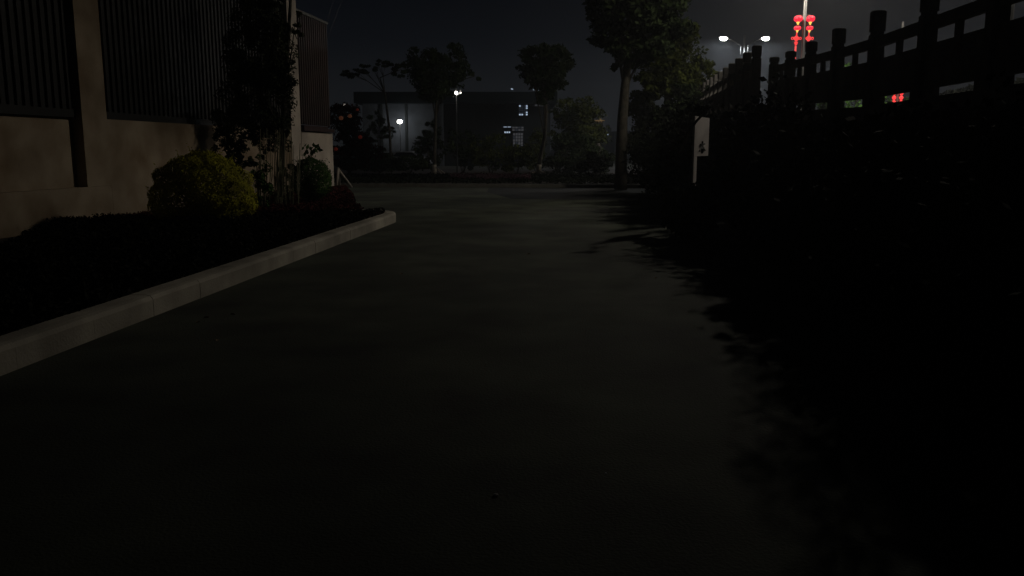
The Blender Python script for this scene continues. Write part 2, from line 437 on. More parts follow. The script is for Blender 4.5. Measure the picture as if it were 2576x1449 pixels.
# three ornamental trees in the far bed
Y = 50
t = tree('garden_tree', (P(1092,441,Y).x, Y, .13),
     [(P(1092,441,Y).x, Y, .1), (P(1093,380,Y).x, Y, 1.5), (P(1095,300,Y).x, Y+.1, 3.4), (P(1100,230,Y).x, Y, 5.0)], .13,
     [clump_px(1070,165,Y,mp(40,Y),mp(44,Y)), clump_px(1138,165,Y,mp(36,Y),mp(44,Y)), clump_px(1095,215,Y,mp(50,Y),mp(34,Y)),
      clump_px(1118,235,Y,mp(26,Y),mp(18,Y)), clump_px(1195,190,Y,mp(16,Y),mp(12,Y))],
     6500, 'leaf_dark', .26, 'small tree with a two lobed dark crown and pale trunk base, left of centre', 'trees in the far bed', seed=3, lime=.45)
Y = 47
t = tree('garden_tree', (P(1353,447,Y).x, Y, .13),
     [(P(1353,447,Y).x, Y, .1), (P(1358,400,Y).x, Y, 1.1), (P(1370,350,Y).x, Y, 2.3), (P(1374,290,Y).x, Y, 3.6), (P(1370,220,Y).x, Y, 5)], .14,
     [clump_px(1355,140,Y,mp(42,Y),mp(30,Y)), clump_px(1398,150,Y,mp(40,Y),mp(38,Y)), clump_px(1345,178,Y,mp(38,Y),mp(26,Y)), clump_px(1380,205,Y,mp(44,Y),mp(26,Y)),
      clump_px(1368,240,Y,mp(26,Y),mp(20,Y))],
     6500, 'leaf_dark', .26, 'small propped tree with a single dark tuft of crown, right of the twin lamp post', 'trees in the far bed', seed=5, lime=.7)
Y = 58
tree('garden_tree', (P(985,420,Y).x, Y, .13),
     [(P(985,420,Y).x, Y, .1), (P(980,330,Y).x, Y, 2.8), (P(968,230,Y).x, Y, 5.4), (P(955,190,Y).x, Y, 6.4)], .10,
     [clump_px(885,186,Y,mp(24,Y),mp(9,Y)), clump_px(915,176,Y,mp(24,Y),mp(10,Y)), clump_px(958,160,Y,mp(20,Y),mp(10,Y)), clump_px(1008,176,Y,mp(20,Y),mp(18,Y)),
      clump_px(940,172,Y,mp(14,Y),mp(7,Y))],
     1800, 'leaf_dark', .24, 'thin tree with sparse flat tufts of leaves against the sky beside the wall end', 'trees in the far bed', seed=8)

# dark tree hung with round lanterns behind the wall end
Y = 44
tree('lantern_tree', (P(880,440,Y).x, Y, .1),
     [(P(880,440,Y).x, Y, .1), (P(878,380,Y).x, Y, 1.4), (P(876,320,Y).x, Y, 2.7)], .11,
     [clump_px(868,300,Y,mp(44,Y),mp(36,Y)), clump_px(898,330,Y,mp(36,Y),mp(46,Y)), clump_px(880,370,Y,mp(50,Y),mp(34,Y)), clump_px(870,410,Y,mp(40,Y),mp(22,Y)), clump_px(930,390,Y,mp(36,Y),mp(34,Y))],
     5200, 'leaf_red', .22, 'bushy dark reddish tree hung with small round lanterns behind the wall end', 'tree', seed=11)
LN = [(858,297,5.6,'paper_orange','dull orange paper lantern high on the left of the reddish tree'),
      (880,292,5.0,'paper_orange','dull orange paper lantern topmost in the reddish tree'),
      (906,345,5.2,'paper_red','deep red paper lantern on the right side of the reddish tree'),
      (845,375,5.0,'paper_red','deep red paper lantern half behind the wall end, lowest in the tree'),
      (899,276,3.6,'paper_red','tiny dim lantern at the top right of the reddish tree')]
for px, py, rp_, m_, lb in LN:
    c = P(px, py, 42.4); r = rp_*42.4/FPX
    root = empty('paper_lantern', (c.x, c.y, c.z-r), lb, 'lantern', 'round lanterns in the reddish tree')
    b = MB(); b.lathe(c, [(r*math.cos(a)+.002, r*.9*math.sin(a)) for a in [R(-75+15*i) for i in range(11)]], 14)
    b.build('shade', M[m_], root, True)
    b = MB(); b.lathe(c, [(r*.3, r*.86), (r*.3, r*1.02), (.012, r*1.04), (.012, r*1.5)], 8); b.build('cap', M['frame'], root)

# tall mass of trees at the right of the lane
Y = 34
b0 = P(1562, 478, Y)
tree('roadside_tree', (b0.x, Y, 0),
     [(b0.x, Y, 0), (P(1563,400,Y).x, Y, 1.2), (P(1566,300,Y).x, Y, 2.8), (P(1572,230,Y).x, Y, 4.0), (P(1580,160,Y).x, Y, 5.2), (P(1590,60,Y).x, Y, 6.8)], .27,
     [clump_px(1530,10,Y,mp(60,Y),mp(50,Y)), clump_px(1530,85,Y,mp(42,Y),mp(34,Y)), clump_px(1600,20,Y,mp(90,Y),mp(70,Y)), clump_px(1555,130,Y,mp(36,Y),mp(28,Y)),
      clump_px(1680,30,Y,mp(60,Y),mp(60,Y)), clump_px(1620,100,Y,mp(70,Y),mp(50,Y)), clump_px(1570,-60,Y,mp(110,Y),mp(50,Y)), clump_px(1560,175,Y,mp(20,Y),mp(16,Y))],
     12000, 'leaf_dark', .26, 'tallest tree, with thick leaning trunk and crown running out of the photo top', 'trees beside the bridge', seed=21, limb_frac=.5)
Y = 37
tree('roadside_tree', (P(1668,470,Y).x, Y, 0),
     [(P(1668,470,Y).x, Y, 0), (P(1670,380,Y).x, Y, 1.5), (P(1675,280,Y).x, Y, 3.2), (P(1680,200,Y).x, Y, 4.7)], .16,
     [clump_px(1660,140,Y,mp(60,Y),mp(50,Y)), clump_px(1720,150,Y,mp(50,Y),mp(52,Y)), clump_px(1690,200,Y,mp(62,Y),mp(40,Y)), clump_px(1640,215,Y,mp(45,Y),mp(36,Y)), clump_px(1765,185,Y,mp(34,Y),mp(34,Y)), clump_px(1725,90,Y,mp(38,Y),mp(28,Y))],
     9000, 'leaf_olive', .24, 'olive leaved tree in the middle of the group left of the street lamp', 'trees beside the bridge', seed=22)
Y = 33
tree('roadside_tree', (P(1738,470,Y).x, Y, 0),
     [(P(1738,470,Y).x, Y, 0), (P(1736,360,Y).x, Y, 1.8), (P(1730,290,Y).x, Y, 2.9), (P(1735,240,Y).x, Y, 3.7)], .13,
     [clump_px(1735,262,Y,mp(36,Y),mp(26,Y)), clump_px(1700,290,Y,mp(46,Y),mp(40,Y)), clump_px(1755,225,Y,mp(26,Y),mp(20,Y)), clump_px(1715,235,Y,mp(26,Y),mp(20,Y))],
     4200, 'leaf_dark', .2, 'low thin trunked tree just behind the white sign board', 'trees beside the bridge', seed=23)
Y = 40
tree('roadside_tree', (P(1630,460,Y).x, Y, 0),
     [(P(1630,460,Y).x, Y, 0), (P(1630,380,Y).x, Y, 1.6), (P(1632,320,Y).x, Y, 2.6)], .12,
     [clump_px(1620,270,Y,mp(44,Y),mp(36,Y)), clump_px(1650,320,Y,mp(50,Y),mp(45,Y)), clump_px(1610,350,Y,mp(34,Y),mp(50,Y))],
     4600, 'leaf_olive', .22, 'rounded olive tree filling the gap right of the thick leaning trunk', 'trees beside the bridge', seed=24)
# far round trees and shrubs of the middle distance
Y = 62
tree('park_tree', (P(1450,425,Y).x, Y, 0),
     [(P(1450,425,Y).x, Y, 0), (P(1450,380,Y).x, Y, 1.4), (P(1452,330,Y).x, Y, 3)], .15,
     [clump_px(1440,275,Y,mp(50,Y),mp(34,Y)), clump_px(1470,300,Y,mp(50,Y),mp(40,Y)), clump_px(1420,320,Y,mp(40,Y),mp(40,Y)), clump_px(1465,350,Y,mp(62,Y),mp(40,Y))],
     5000, 'leaf_olive', .32, 'broad olive tree standing left of the sky gap and the thick trunk', 'trees behind the far bed', seed=31)
Y = 55
tree('park_tree', (P(1425,430,Y).x, Y, 0),
     [(P(1425,430,Y).x, Y, 0), (P(1425,400,Y).x, Y, 1.0), (P(1425,360,Y).x, Y, 2.0)], .12,
     [clump_px(1420,365,Y,mp(34,Y),mp(34,Y)), clump_px(1470,385,Y,mp(44,Y),mp(38,Y)), clump_px(1530,400,Y,mp(30,Y),mp(34,Y))],
     3200, 'leaf_dark', .28, 'low dark bushy tree in front of the broad olive tree', 'trees behind the far bed', seed=32)

for px, Yp, cr, lb, sd in ((952, 76, ((945,300,22,22),(965,325,24,20),(938,340,20,20)), 'loose dark tree against the left part of the lamp lit wall', 33),
                        (1075, 74, ((1070,345,20,18),(1088,325,18,22),(1062,372,22,16)), 'small dark tree against the right part of the lamp lit wall', 34)):
    q = P(px, 415, Yp)
    tree('park_tree', (q.x, Yp, 0), [(q.x, Yp, 0), (q.x+.1, Yp, 1.2), (q.x, Yp, 2.6)], .1, [clump_px(a_, b_, Yp, mp(c_, Yp), mp(d_, Yp)) for a_, b_, c_, d_ in cr], 1500, 'leaf_dark', .26, lb, 'trees behind the far bed', seed=sd)

def shrub(name, px, py_base, Y, wpx, hpx, leaf, n, size, label, group=None, seed=1, zb=.1, tall=1.0):
    c = P(px, py_base, Y); w = mp(wpx, Y)/2; h = mp(hpx, Y)
    root = empty(name, (c.x, Y, zb), label, 'shrub', group)
    rng = random.Random(seed)
    cl = [((c.x, Y, zb + h*.55), (w*.92, w*.92, h*.47))]
    for _ in range(5):
        a = rng.uniform(0, 6.28); cl.append(((c.x + math.cos(a)*w*.55, Y + math.sin(a)*w*.5, zb + h*rng.uniform(.35,.72)), (w*.42, w*.42, h*.28)))
    b = MB()
    for k in range(7):
        a = rng.uniform(0, 6.28); b.tube([(c.x, Y, zb-.05), (c.x+math.cos(a)*w*.3, Y+math.sin(a)*w*.3, zb+h*.35), (c.x+math.cos(a)*w*.5, Y+math.sin(a)*w*.5, zb+h*.7)], [.02,.014,.006], 5)
    b.build('stem', M['bark'], root)
    foliage(cl, n, size, seed, .34).build('foliage', M[leaf], root)
    return root
FS = 'shrubs of the far bed'
for i, (px, py, Y, w, h, lf, lb) in enumerate([
    (1300,443,49,76,62,'leaf_olive','yellowish olive dome shrub left of the propped tree'),
    (1235,440,51,84,80,'leaf_olive','wide olive shrub right of the twin lamp post'),
    (1165,440,53,74,92,'leaf_dark','tall dark shrub under the twin lamp post'),
    (1030,438,52,90,40,'leaf_dark','low dark shrub left of the pale trunk base'),
    (955,442,54,70,40,'leaf_dark','low dark shrub in front of the parked car'),
    (1085,425,60,60,80,'leaf_dark','dark shrub behind the pale based trunk and right of the glaring lamp'),
    (960,425,62,60,46,'leaf_dark','dark shrub below and left of the glaring wall lamp'),
    (1415,445,48,90,46,'leaf_dark','low black shrub right of the propped tree'),
    (1490,448,44,80,56,'leaf_black','black shrub in front of the pale stone pillar'),
    (1345,420,62,50,90,'leaf_olive','upright olive shrub behind the propped tree')]):
    shrub('bed_shrub', px, py, Y, w*1.25, h*1.15, lf, 2600, .19, lb, FS, 60+i)
RS = 'shrubs at the foot of the bridge wall'
for i, (x, Y, w, h, lb) in enumerate([
    (3.4, 3.0, 2.2, 2.0, 'black shrub added out of view past the lower right corner to shade the road'),  # unseen shrub, added and sized to darken the near road
    (3.55, 4.9, 2.2, 1.95, 'nearest black shrub against the bridge wall at the right edge'),  # also widened and thickened to shade the near road
    (3.8, 6.8, 2.1, 1.9, 'black shrub below the rightmost railing post'),
    (3.95, 8.5, 1.9, 1.9, 'black shrub below the bay right of the red lit slot'),
    (4.15, 10.2, 1.9, 1.75, 'black shrub below the red lit slot in the railing'),
    (4.3, 11.9, 1.9, 1.9, 'black shrub below the green lit slot in the railing'),
    (4.40, 13.6, 1.8, 2.15, 'black shrub below the red lantern pole'),
    (4.50, 15.1, 1.7, 2.5, 'taller black shrub right below the sky gap in the railing'),
    (3.22, 15.1, .9, .95, 'low black shrub hiding the foot of the sign post'),
    (4.55, 20.6, 2.0, 2.6, 'black shrub behind the white sign board, close to its right edge'),
    (5.00, 22.8, 2.0, 2.7, 'black shrub under the close set posts of the farther railing'),
    (5.2, 25.4, 2.4, 2.6, 'black shrub left of the sign post, at the jagged shadow corner'),
    (5.3, 28.4, 2.6, 2.6, 'black shrub between the sign post and the thick leaning trunk'),
    (5.5, 31.4, 2.4, 2.4, 'black shrub at the end of the lane, nearest the thick trunk')]):
    Yv = Y
    root = empty('wall_shrub', (x, Y, 0), lb, 'shrub', RS)
    rng = random.Random(300+i); cl = [((x, Y, h*.52), (w*.46, w*.5, h*.46))]
    for _ in range(5): cl.append(((x + rng.uniform(-.5,.4)*w*.6, Y + rng.uniform(-.5,.5)*w*.8, h*rng.uniform(.45,.8)), (w*.24, w*.24, h*.2)))
    b = MB()
    for k in range(6):
        a = rng.uniform(0, 6.28); b.tube([(x, Y, -.03), (x+math.cos(a)*w*.15, Y+math.sin(a)*w*.15, h*.4), (x+math.cos(a)*w*.3, Y+math.sin(a)*w*.3, h*.8)], [.03,.02,.008], 5)
    b.build('stem', M['bark'], root)
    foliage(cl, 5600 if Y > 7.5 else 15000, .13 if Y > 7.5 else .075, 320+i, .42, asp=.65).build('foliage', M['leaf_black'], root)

# near left: clipped yellow ball shrub, dark round shrub
def ball_shrub(px, py_c, Y, r, rz, leaf, n, label, seed, size=.045):
    c = P(px, py_c, Y)
    root = empty('ball_shrub', (c.x, Y, .06), label, 'shrub', 'round clipped shrubs in front of the wall')
    rng = random.Random(seed); b = MB()
    for k in range(n):
        a = rng.uniform(0, 2*math.pi); zc = rng.uniform(-1, 1); q = math.sqrt(1-zc*zc)
        u = Vector((q*math.cos(a), q*math.sin(a), zc))
        rr = 1 + .12*noise.noise(u*2.1 + Vector((seed,0,0))) + .09*noise.noise(u*5) - abs(rng.gauss(0, .06))
        b.nleaf((c.x+u.x*r*rr, c.y+u.y*r*rr, max(.08, c.z+u.z*rz*rr)), u, size, rng)
    for k in range(60):
        a = rng.uniform(0, 2*math.pi); zc = rng.uniform(-.1, 1); q = math.sqrt(1-zc*zc); u = Vector((q*math.cos(a), q*math.sin(a), zc))
        L = rng.uniform(.03, .13)
        for t in range(7):
            p = Vector((c.x+u.x*r, c.y+u.y*r, c.z+u.z*rz)) + (u + Vector((0,0,.5)))*L*t/6 + Vector((rng.uniform(-.015,.015), rng.uniform(-.015,.015), 0))
            b.leaf(p, size*.9, rng)
    b.build('foliage', M[leaf], root)
    b = MB()
    for k in range(9):
        a = rng.uniform(0, 6.28); b.tube([(c.x, Y, .03), (c.x+math.cos(a)*r*.3, Y+math.sin(a)*r*.3, c.z*.8), (c.x+math.cos(a)*r*.7, Y+math.sin(a)*r*.7, c.z+rz*.3)], [.03,.02,.008], 5)
    b.build('stem', M['bark'], root)
    return root
ball_shrub(512, 492, 16.8, 1.0, .86, 'leaf_yellow', 38000, 'large yellow green clipped ball shrub in front of the beige wall', 41)
ball_shrub(783, 452, 23.5, .56, .62, 'leaf_green', 14000, 'smaller dark green round shrub in front of the pale wall end', 42)

# sprig sticking out of the dark round shrub
root = empty('sapling', (P(778,430,23.4).x, 23.4, .3), 'young sapling with a few broad leaves poking out above the dark round shrub', 'plant')
b = MB(); b.tube([P(775,450,23.4), P(779,405,23.4), P(782,372,23.4)], [.02,.014,.007], 6); b.tube([P(779,400,23.4), P(790,385,23.4), P(800,376,23.2)], [.01,.007,.004], 5); b.build('stem', M['stem'], root)
b = MB(); rng = random.Random(4)
for px, py in ((762,374),(768,366),(775,371),(784,374),(790,366),(796,370),(801,374),(806,378),(792,378),(786,384),(772,382),(764,388),(779,392)):
    for k in range(3): b.leaf(P(px+rng.uniform(-3,3), py+rng.uniform(-3,3), 23.4+rng.uniform(-.1,.1)), .15, rng, asp=.6)
b.build('leaf_spray', M['leaf_green'], root)

# tall dark climber-like tree in front of the metal screen, with hanging strands
Yc = 22.5
root = empty('weeping_tree', (P(690,540,Yc).x, Yc, .06), 'tall dark weeping tree with hanging stems covering the metal screen and second pilaster', 'tree')
b = MB()
rng = random.Random(17)
tp = [P(706,545,Yc), P(708,460,Yc), P(712,350,Yc), P(716,220,Yc), P(726,90,Yc), P(732,-20,Yc)]
b.tube(tp, [.085,.08,.07,.06,.05,.035], 8)
for k in range(9):
    s = tp[rng.randint(2,4)]; e = P(rng.uniform(610,755), rng.uniform(-10,260), Yc+rng.uniform(-.5,.5))
    b.tube([s, s.lerp(e,.5)+Vector((0,0,.25)), e], [.04,.025,.01], 6)
b.build('trunk', M['bark'], root, True)
b = MB()
for k in range(70):
    x = rng.gauss(700, 34); x = min(755, max(655, x)); y0 = rng.uniform(320, 440); Yk = Yc+rng.uniform(-.75,-.3)
    p0 = P(x, y0, Yk); p1 = P(x+rng.uniform(-8,4), rng.uniform(480,548), Yk)
    b.tube([p0, p0.lerp(p1,.5)+Vector((rng.uniform(-.03,.03),0,0)), p1], [.006,.007,.008], 4)
b.build('hanging_stem', M['stem'], root)
cl = [clump_px(672,60,Yc,.42,.9), clump_px(650,150,Yc,.5,.7), clump_px(700,130,Yc,.42,.9), clump_px(735,75,Yc,.24,.22), clump_px(742,35,Yc,.16,.1), clump_px(733,150,Yc,.17,.14), clump_px(738,205,Yc,.15,.22),
      clump_px(630,240,Yc,.5,.8), clump_px(690,250,Yc,.5,.8), clump_px(600,330,Yc,.5,.5), clump_px(650,330,Yc,.4,.5), clump_px(715,320,Yc,.2,.3), clump_px(585,390,Yc,.3,.35),
      clump_px(640,20,Yc,.45,.6), clump_px(665,400,Yc,.16,.2), clump_px(720,420,Yc,.25,.3), clump_px(700,490,Yc,.35,.4)]
cl += [clump_px(560,300,Yc,.34,.5), clump_px(590,240,Yc,.4,.6), clump_px(560,360,Yc,.26,.4), clump_px(600,400,Yc,.35,.45), clump_px(600,130,Yc,.4,.8), clump_px(620,60,Yc,.4,.6), clump_px(690,330,Yc,.4,.5), clump_px(680,190,Yc,.45,.7)]
foliage(cl, 30000, .10, 44, .34, asp=.35).build('crown', M['leaf_climb'], root)
# slim shrub stems behind the ball shrub
root = empty('leafy_shrub', (P(655,500,21).x, 21, .06), 'loose upright shrub with pale glinting leaves between ball shrub and weeping tree', 'shrub')
b = MB()
for k in range(12):
    x = rng.uniform(640,670); b.tube([P(x,545,21), P(x+rng.uniform(-8,8),470,21), P(x+rng.uniform(-14,14),395,21)], [.012,.009,.004], 5)
b.build('stem', M['stem'], root)
foliage([clump_px(655,430,21,.24,.5), clump_px(665,480,21,.22,.45), clump_px(640,400,21,.14,.2)], 900, .09, 46, .4).build('foliage', M['leaf_green'], root)

# ground cover in the left bed: dark near part, dark red far part
def in_poly(x, y, poly):
    c = False; j = len(poly)-1
    for i in range(len(poly)):
        if (poly[i][1] > y) != (poly[j][1] > y) and x < (poly[j][0]-poly[i][0])*(y-poly[i][1])/(poly[j][1]-poly[i][1])+poly[i][0]: c = not c
        j = i
    return c
def cover(name, poly, n, zmin, zmax, size, leaf, label, seed):
    rng = random.Random(seed); b = MB(); xs = [p[0] for p in poly]; ys = [p[1] for p in poly]
    k = 0
    while k < n:
        x, y = rng.uniform(min(xs), max(xs)), rng.uniform(min(ys), max(ys))
        if not in_poly(x, y, poly): continue
        h = zmin + (zmax-zmin)*(.5+.5*noise.noise(Vector((x*1.3, y*1.3, seed)))) * rng.uniform(.75, 1.15)
        b.leaf((x, y, .1 + (h-.1)*math.sqrt(rng.random())), size, rng, asp=.55); k += 1
    return tag(b.build(name, M[leaf]), label, 'ground cover', kind='stuff')
bed_near = [(p.x-.24, p.y) for p in kpts[:18]] + [(wpt(16.5).x+.1, wpt(16.5).y), (wpt(33).x+.1, wpt(33).y)]
bed_near = [q for q in bed_near if q[1] > 1.0]
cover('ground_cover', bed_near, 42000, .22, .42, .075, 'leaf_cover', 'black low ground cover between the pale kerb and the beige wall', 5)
far_edge = [(p.x-.22, p.y) for p in kpts[17:-3]]
bed_far = far_edge + [(-4.2,22.5),(-5.1,27),(-6.7,33.8)] + [(wpt(0).x+.1, wpt(0).y), (wpt(16.5).x+.1, wpt(16.5).y)]
cover('red_ground_cover', bed_far, 24000, .14, .28, .075, 'leaf_red', 'dark red low ground cover at the far tip of the bed', 6)
cover('far_ground_cover', [(-12,36.9),(12,36.0),(14,47),(-13,47)], 26000, .2, .42, .13, 'leaf_black', 'dark low ground cover behind the far kerb', 9)
fl = [(P(1135,455,40).x,38.6),(P(1335,455,40).x,38.4),(P(1330,450,41).x,40.6),(P(1150,450,41).x,40.8)]
cover('flower_strip', fl, 5200, .34, .60, .07, 'petal', 'strip of dull pink flowers in front of the olive shrubs', 10)

# ------------------------------------------------------------------ tree support poles
def brace(name, pts_list, label, group, r=.035):
    root = empty(name, tuple(pts_list[0][0]), label, 'tree support', group)
    for a_, b_ in pts_list:
        b = MB(); b.tube([a_, b_], r, 7); b.build('pole', M['stake'], root, True)
Yb = 33.6
top = P(851, 424, Yb)
bc = [(top, Vector((P(846,480,Yb).x, Yb, .05))), (top + Vector((0,0,-.03)), Vector((P(884,466,35.6).x, 35.6, .05))), (top+Vector((0,0,.01)), Vector((top.x-.3, 35.2, .05)))]
brace('tree_support', bc, 'pale leaning tree support poles standing beside the wall end', 'tree support poles', .05)
c2 = P(1354, 428, 47)
brace('tree_support', [(c2, Vector((c2.x-.8, 46.4, .1))), (c2, Vector((c2.x+.85, 46.3, .1))), (c2, Vector((c2.x+.05, 48.0, .1)))], 'tripod of poles propping the small tuft crowned tree', 'tree support poles')
c3 = P(1093, 418, 50)
brace('tree_support', [(c3, Vector((c3.x-.3, 50.8, .1))), (c3, Vector((c3.x+.85, 49.3, .1))), (c3, Vector((c3.x+.4, 51.0, .1)))], 'poles propping the two lobed tree with a pale trunk base', 'tree support poles')

# ------------------------------------------------------------------ bridge: retaining wall, deck, two balustrades
def line_x(px, line, dz=1.75):   # Y on a plan line X = a + s*Y met by pixel column px at height CAM_Z + dz
    a, s = line; k = (px - 1288.0)/FPX
    return (a + dz*_s*k)/(_c*k - s)
L1 = (4.577, .0676)
xs1 = [2780, 2518, 2338, 2207, 2109, 2040, 1988, 1947]
run1 = []
for px in xs1:
    Yp = line_x(px, L1)
    run1.append((L1[0]+L1[1]*Yp, Yp))
def rail_z(Yp): return 3.25 + max(0, (Yp-13.4))*.034
qa, qb = P(1903,150,19.6), P(1787,236,32.7)
A2 = Vector((qa.x, 19.6)); B2 = A2 + (Vector((qb.x, 32.7)) - A2)*1.9; n2 = 14
run2 = [(A2.x+(B2.x-A2.x)*i/n2, A2.y+(B2.y-A2.y)*i/n2) for i in range(n2+1)]
zq1, zq2 = P(1861,195,22.0).z + .24, P(1787,236,32.7).z + .24
def rail_z2(Yp): return zq1 + (Yp-22.0)*(zq2-zq1)/10.7
def balustrade(run, rz, label, th=.08, postw=.20, posth=None):
    root = empty('stone_balustrade', (run[0][0], run[0][1], rz(run[0][1])-1.15), label, 'balustrade', 'stone balustrades along the bridge')
    for i, (x, y) in enumerate(run):
        z = rz(y); zb = z - 1.18
        pw = postw; hb = MB(); h = posth(y)
        pd = .15
        hb.bevbox(x-pw/2, x+pw/2, y-pd/2, y+pd/2, zb, z+.05, .012)
        hb.bevbox(x-pw*.40, x+pw*.40, y-pd*.40, y+pd*.40, z+.05, z+.09, .008)
        hb.bevbox(x-pw/2, x+pw/2, y-pd/2, y+pd/2, z+.09, z+h, .02)
        hb.build('post', M['stone'], root)
    tr = MB(); br = MB()
    for (x0, y0), (x1, y1) in zip(run, run[1:]):
        d = Vector((x1-x0, y1-y0)).normalized(); n = (d.y, -d.x)
        a = Vector((x0, y0)) + d*(.075+.003); c = Vector((x1, y1)) - d*(.075+.003)
        za, zc = rz(a.y), rz(c.y)
        tr.slab(a, c, n, -th/2, th/2, za-.15, za, zc-.15, zc)
        br.slab(a, c, n, -.10, .10, za-1.18, za-1.0, zc-1.18, zc-1.0)
        pn = MB()
        pn.slab(a, c, n, -.03, .03, za-.88, za-.33, zc-.88, zc-.33)
        m = (a+c)/2; zm = rz(m.y)
        m0 = m - d*.045; m1 = m + d*.045
        pn.slab(m0, m1, n, -.035, .035, zm-.33+.003, zm-.15, zm-.33+.003, zm-.15)    # stub between the two upper slots
        L = (c-a).length
        for s0, s1 in ((0, .16), (.80, 1)):      # feet beside the lower slot
            p0 = a + d*L*s0; p1 = a + d*L*s1
            pn.slab(p0, p1, n, -.035, .035, rz(p0.y)-1.0, rz(p0.y)-.88, rz(p1.y)-1.0, rz(p1.y)-.88)
        pn.build('panel', M['stone'], root)
    tr.build('top_rail', M['stone'], root); br.build('base_rail', M['stone'], root)
    return root
balustrade(run1, rail_z, 'nearer stone balustrade with square posts rising to the right edge above the black wall', posth=lambda y: .39 if y < 13.5 else max(.2, .39-(y-13.5)*.04))
balustrade(run2, rail_z2, 'farther stone balustrade with close set posts left of the sky gap, behind the white sign', posth=lambda y: .33)
bridge = empty('bridge_ramp', (6, 12, 0), 'black retaining wall and deck of the bridge ramp filling the right side', 'bridge')
def ret_wall(run, rz, ext=0):
    b = MB()
    for (x0, y0), (x1, y1) in zip(run, run[1:]):
        d = Vector((x1-x0, y1-y0)).normalized(); n = (d.y, -d.x)
        b.slab((x0,y0), (x1,y1), n, -.14, .3, -.1, rz(y0)-1.19, -.1, rz(y1)-1.19)
    return b
r1w = [(L1[0]+L1[1]*-2, -2)] + run1 + [(L1[0]+L1[1]*19.35, 19.35)]
ret_wall(r1w, rail_z).build('retaining_wall', M['dark_stone'], bridge)
ret_wall(run2, rail_z2).build('retaining_wall', M['dark_stone'], bridge)
b = MB(); b.v = []
dk_ = [(-2, L1[0]+L1[1]*-2, 2.0), (10, L1[0]+L1[1]*10, 2.05), (19.3, 5.9, 2.28), (32, 7.8, 2.75), (44, 9.7, 3.1), (90, 17.0, 3.4), (160, 28, 3.5)]
for y, x, z in dk_: b.v += [(x+.32, y, z), (x+16, y, z), (x+.32, y, z-.5), (x+16, y, z-.5)]
for i in range(len(dk_)-1):
    o = 4*i; b.f += [(o,o+1,o+5,o+4), (o+2,o+6,o+7,o+3), (o,o+4,o+6,o+2), (o+1,o+3,o+7,o+5)]
b.f += [(0,2,3,1), (4*len(dk_)-4, 4*len(dk_)-3, 4*len(dk_)-1, 4*len(dk_)-2)]
b.build('deck', M['concrete_road'], bridge)
def deck_z(y):
    for (y0,_,z0),(y1,_,z1) in zip(dk_, dk_[1:]):
        if y <= y1: return z0 + (z1-z0)*(y-y0)/(y1-y0)
    return 3.5

# clipped hedges on the deck, seen through the lower slots
for i, (px, Yh, wpx, hz, lf, lb) in enumerate([
    (2150, 34, 150, 2.3, 'leaf_bright', 'bright green lit hedge shrub seen through the lower slot right of the lantern pole'),
    (2262, 33, 150, 2.2, 'leaf_bright', 'pale green lit hedge shrub behind the red lights seen through the lower slot'),
    (2068, 36, 60, 1.9, 'leaf_green', 'dim grey green hedge shrub seen through the slot under the lantern pole')]):
    c = P(px, 300, Yh); z = deck_z(Yh)
    root = empty('deck_shrub', (c.x, Yh, z), lb, 'shrub', 'hedge shrubs on the bridge')
    foliage([((c.x, Yh, z+hz*.5), (mp(wpx,Yh)*.55, .6, hz*.52))], 1500, .13, 90+i, .3).build('foliage', M[lf], root)
    b = MB(); b.tube([(c.x, Yh, z-.02), (c.x+.05, Yh, z+hz*.6)], [.05,.02], 6); b.build('stem', M['bark'], root)

root = empty('bridge_hedge', (20, 30, 2.4), 'long black hedge along the far side of the bridge seen through the railing slots', 'hedge')
b = MB(); rng = random.Random(77)
for k in range(16000):
    t = rng.random(); y = 6 + 84*t; x = 15.2 + .19*y
    b.leaf((x + rng.uniform(-.5,.5), y, deck_z(y) + (1.55 + .25*noise.noise(Vector((y*.8,0,3))))*math.sqrt(rng.random())), .42, rng, asp=.7)
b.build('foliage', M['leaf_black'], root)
b = MB()
for k in range(28):
    y = 7 + 3*k; x = 15.2 + .19*y; b.tube([(x,y,deck_z(y)-.02),(x+.05,y,deck_z(y)+1.1)], [.04,.02], 5)
o_h = b.build('stems', M['bark'], root); o_h['kind'] = 'stuff'

